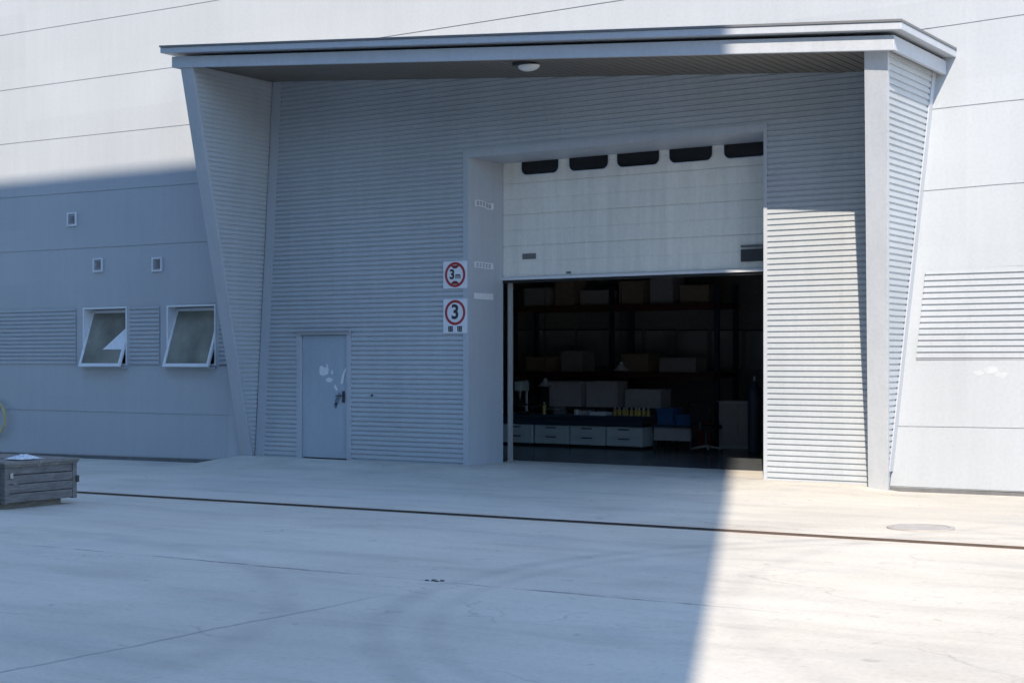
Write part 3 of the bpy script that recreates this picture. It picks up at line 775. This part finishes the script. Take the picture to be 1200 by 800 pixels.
def bin_(x0, x1, z1, label):
    t = thing('storage_bin', ((x0 + x1) / 2, 5.4, .512), label, 'bin', 'blue bins on the side table')
    m = MB(); z0 = .512; m.box(x0 + .01, x1 - .01, 5.21, 5.59, z0, z0 + .01)
    m.hexa([(x0 + .02, 5.22, z0), (x1 - .02, 5.22, z0), (x1 - .02, 5.25, z0), (x0 + .02, 5.25, z0), (x0, 5.2, z1), (x1, 5.2, z1), (x1, 5.23, z1), (x0, 5.23, z1)])
    m.box(x0 + .02, x1 - .02, 5.55, 5.6, z0, z1); m.box(x0, x0 + .02, 5.25, 5.55, z0, z1); m.box(x1 - .02, x1, 5.25, 5.55, z0, z1)
    m.build('bin_body', M['blue'], t); MB().box(x0 - .012, x1 + .012, 5.185, 5.199, z1 - .03, z1).build('rim', M['blue'], t)
bin_(-13.05, -12.72, .80, 'taller blue plastic bin on the small side table')
bin_(-12.68, -12.38, .70, 'shorter blue plastic bin on the small side table, right of the taller one')
t = thing('jerrycan', (-12.5, 5.9, F), 'small red can behind the blue bins', 'can')
MB().box(-12.62, -12.40, 5.9, 6.02, F, .82).build('can_body', M['redp'], t, .02); MB().tube([(-12.56, 5.96, .83), (-12.54, 5.96, .87), (-12.46, 5.96, .87), (-12.44, 5.96, .83)], .012, 6).build('handle', M['redp'], t)
t = thing('steel_cabinet', (-12.4, 6.5, F), 'chest-high grey steel cabinet behind the black office chair', 'cabinet')
MB().box(-12.35, -11.55, 6.25, 6.75, F, .90).build('carcass', M['cabinet'], t, .006)
for x in (-12.34, -11.945): MB().box(x, x + .385, 6.232, 6.249, F + .05, .88).build('door', M['box'], t, .003)
MB().box(-12.37, -11.53, 6.22, 6.77, .901, .925).build('top', M['box'], t)
ox, oy = -11.95, 4.95
t = thing('office_chair', (ox, oy, F), 'black swivel office chair beside the side table', 'chair')
MB().tube([(ox, oy, F + .10), (ox, oy, F + .40)], .025, 8).build('stem', M['dark'], t)
for k in range(5):
    an = k * 1.2566 + .3
    e = (ox + .27 * math.cos(an), oy + .27 * math.sin(an), F + .07)
    l_ = MB().tube([(ox, oy, F + .11), e], [.022, .015], 6).build('leg', M['galv'], t)
    MB().tube([(e[0] - .012, e[1], F + .03), (e[0] + .012, e[1], F + .03)], .03, 10).build('castor', M['dark'], l_)
MB().box(ox - .22, ox + .22, oy - .21, oy + .21, F + .40, F + .47).build('seat', M['black'], t, .03)
MB().hexa([(ox - .19, oy - .24, F + .52), (ox + .19, oy - .24, F + .52), (ox + .19, oy - .18, F + .52), (ox - .19, oy - .18, F + .52), (ox - .17, oy - .32, F + .86), (ox + .17, oy - .32, F + .86), (ox + .17, oy - .27, F + .86), (ox - .17, oy - .27, F + .86)]).build('backrest', M['black'], t, .025)
MB().box(ox - .025, ox + .025, oy - .235, oy - .2, F + .38, F + .53).build('back_support', M['dark'], t)
pos = ('half hidden by the left rail', 'second from the left', 'third from the left', 'fourth from the left', 'fourth from the right', 'third from the right', 'second from the right', 'half hidden by the right jamb')
for k, (a, b) in enumerate(((-18.58, -17.96), (-17.89, -17.14), (-17.05, -16.32), (-16.24, -15.52), (-15.40, -14.71), (-14.63, -14.0), (-13.88, -13.23), (-13.14, -12.5))):
    t = thing('notice_board', ((a + b) / 2, 9.09, 1.55), 'dim grey board at the back of the hall, ' + pos[k], 'board', 'boards on the back partition')
    MB().box(a, b, 9.06, 9.098, 1.55 - .01 * k, 2.30 - .01 * k).build('board', M['board'], t, .004)
    MB().box(a - .02, b + .02, 9.05, 9.098, 2.301 - .01 * k, 2.325 - .01 * k).build('top_rail', M['dark'], t)

rk = thing('pallet_rack', (-15.5, 7.9, F), 'tall steel rack with loaded shelves deep in the dim hall behind the workbench', 'rack')
for x in (-17.6, -15.3, -13.0):
    for y in (7.5, 8.3): MB().box(x - .04, x + .04, y - .04, y + .04, F, 3.1).build('upright', M['rackblue'], rk)
for z in (1.42, 2.75):
    MB().box(-17.65, -12.95, 7.46, 7.54, z - .11, z).build('cross_beam', M['redbeam'], rk); MB().box(-17.65, -12.95, 8.26, 8.34, z - .11, z).build('cross_beam', M['redbeam'], rk)
    MB().box(-17.55, -13.05, 7.5405, 8.2595, z - .03, z - .002).build('shelf_board', M['dark'], rk)
rb = random.Random(5)
for k, (x0, w_, h_, what) in enumerate(((-17.45, .62, .38, 'long low carton, leftmost on the rack'), (-16.7, .45, .52, 'tall carton second on the rack'), (-16.1, .66, .30, 'flat carton third on the rack'), (-15.2, .55, .46, 'carton just right of the middle upright of the rack'), (-14.5, .50, .60, 'tallest carton on the rack'), (-13.85, .62, .34, 'carton at the right end of the rack'))):
    crate('carton', x0, x0 + w_, 7.6, 8.1, 2.752, 2.752 + h_, 'dim brown ' + what + ', on its upper shelf', 'carton', (M['box'], M['kraft'])[k % 2], 'cartons on the rack')
for k, (x0, w_, h_, what) in enumerate(((-17.4, .7, .30, 'leftmost tote'), (-16.55, .5, .42, 'second tote'), (-15.15, .62, .36, 'tote right of the middle upright'), (-14.3, .8, .28, 'widest tote at the right end'))):
    crate('tote', x0, x0 + w_, 7.6, 8.1, 1.422, 1.422 + h_, 'dim grey ' + what + ', on the lower shelf of the rack', 'tote', (M['kraft'], M['box'])[k % 2], 'totes on the rack')
t = thing('gas_bottle', (-11.35, 5.6, F), 'dark upright gas bottle at the right end of the hall opening', 'gas bottle')
MB().tube([(-11.35, 5.6, F), (-11.35, 5.6, F + 1.05), (-11.35, 5.6, F + 1.17), (-11.35, 5.6, F + 1.22)], [.11, .11, .06, .035], 16).build('cylinder_body', M['rackblue'], t, smooth=False)
MB().tube([(-11.35, 5.6, F + 1.221), (-11.35, 5.6, F + 1.30)], .025, 8).build('valve', M['galv'], t)
t = thing('pendant_lamp', (-13.6, 4.9, 2.2), 'small unlit shop lamp hanging on a cord above the right end of the workbench', 'lamp')
MB().tube([(-13.6, 4.9, 4.29), (-13.6, 4.9, 1.62)], .008, 6).build('cord', M['black'], t)
MB().tube([(-13.6, 4.9, 1.619), (-13.6, 4.9, 1.56), (-13.6, 4.9, 1.47)], [.03, .05, .15], 16).build('lamp_shade', M['galv'], t)
t = thing('pendant_lamp', (-15.2, 4.9, 2.2), 'small unlit shop lamp hanging on a cord above the left half of the workbench', 'lamp')
MB().tube([(-15.2, 4.9, 4.29), (-15.2, 4.9, 1.32)], .008, 6).build('cord', M['black'], t)
MB().tube([(-15.2, 4.9, 1.319), (-15.2, 4.9, 1.26), (-15.2, 4.9, 1.17)], [.03, .05, .15], 16).build('lamp_shade', M['galv'], t)
t = thing('drill_press', (-15.95, 5.35, ZB), 'small bench drill with pale column at the left end of the workbench', 'drill')
MB().box(-16.08, -15.82, 5.2, 5.5, ZB, ZB + .035).build('base', M['dark'], t); MB().tube([(-15.95, 5.42, ZB + .036), (-15.95, 5.42, ZB + .62)], .028, 10).build('column', M['galv'], t)
MB().box(-16.03, -15.87, 5.12, 5.40, ZB + .42, ZB + .60).build('head', M['cabinet'], t, .02); MB().tube([(-15.95, 5.2, ZB + .419), (-15.95, 5.2, ZB + .26)], [.03, .008], 8).build('chuck', M['galv'], t)
MB().box(-16.05, -15.85, 5.14, 5.34, ZB + .15, ZB + .175).build('drill_table', M['dark'], t)
t = thing('bench_vice', (-15.0, 5.1, ZB), 'grey bench vice on the workbench between the lone bottle and the white tin', 'vice')
MB().box(-15.08, -14.94, 5.0, 5.22, ZB, ZB + .06).build('base', M['plate'], t, .006); MB().box(-15.07, -14.95, 5.0, 5.09, ZB + .061, ZB + .15).build('jaw', M['plate'], t, .005); MB().box(-15.07, -14.95, 5.12, 5.2, ZB + .061, ZB + .15).build('jaw', M['plate'], t, .005)
MB().tube([(-15.1, 4.97, ZB + .09), (-14.9, 4.97, ZB + .10)], .008, 6).build('handle', M['galv'], t)

# ------------------------------------------------------------------ the block across the yard whose shadow falls on the left half
SUN_AZ = 25.0; SUN_EL = 39.5
Hh = (math.sin(R(SUN_AZ)), -math.cos(R(SUN_AZ)))
YT = -23.0
XT = -9.45 + (.78 - YT) * math.tan(R(SUN_AZ))
HT = 5.03 + math.tan(R(SUN_EL)) * (-YT / math.cos(R(SUN_AZ)))
ob = thing('opposite_building', (-20, YT - 6, 0), 'tall plain building across the yard, behind the viewer, that shades the left half', 'building')
MB().box(-62, XT, YT - 14, YT, -.6, HT).build('wall', M['tower'], ob)
for r_ in range(6):
    for k in range(9):
        x = -58 + k * 6.4
        MB().box(x, x + 3.2, YT + .002, YT + .05, 3 + r_ * 3.6, 4.7 + r_ * 3.6).build('window', M['towerwin'], ob)

ub = thing('added_sky_blocker', (40, -52, 0), 'unseen long hall added behind the viewer to the right, blocking low sky light', 'hall')  # out of view, added to cut horizon sky and ground bounce on the portal
MB().box(9, 95, -66, -48, -.6, 13.5).build('wall', M['tower'], ub)
for k in range(8):
    MB().box(12 + k * 10, 18 + k * 10, -47.998, -47.95, 8, 10.5).build('window', M['towerwin'], ub)

# ------------------------------------------------------------------ light and camera
w = bpy.data.worlds.new('World'); scene.world = w; w.use_nodes = True
nt = w.node_tree; bg = nt.nodes['Background']
sky = nt.nodes.new('ShaderNodeTexSky'); sky.sky_type = 'NISHITA'; sky.sun_disc = False
sky.sun_elevation = R(SUN_EL); sky.sun_rotation = R(180 - SUN_AZ); sky.altitude = 100; sky.air_density = 1.0; sky.dust_density = .0; sky.ozone_density = 4.5
nt.links.new(sky.outputs[0], bg.inputs[0]); bg.inputs[1].default_value = .15
sl = bpy.data.lights.new('sun', 'SUN'); sl.energy = 2.6; sl.angle = R(.42); sl.color = (1, .87, .72)
so = bpy.data.objects.new('sun', sl); col.objects.link(so)
dirv = Vector((-Hh[0] * math.cos(R(SUN_EL)), -Hh[1] * math.cos(R(SUN_EL)), -math.sin(R(SUN_EL))))
so.rotation_euler = dirv.to_track_quat('-Z', 'Y').to_euler(); so.location = (20, -40, 40)

cam = bpy.data.cameras.new('camera'); co = bpy.data.objects.new('camera', cam); col.objects.link(co)
cam.sensor_width = 36; cam.lens = 54.0; cam.shift_y = 22 / 1200; cam.clip_end = 1000; cam.clip_start = .1
co.location = (0, -18.8, 1.65); co.rotation_euler = (R(90), 0, R(33.910))
scene.camera = co
scene.view_settings.view_transform = 'Standard'; scene.view_settings.look = 'None'
scene.view_settings.exposure = 1.3; scene.view_settings.gamma = 1
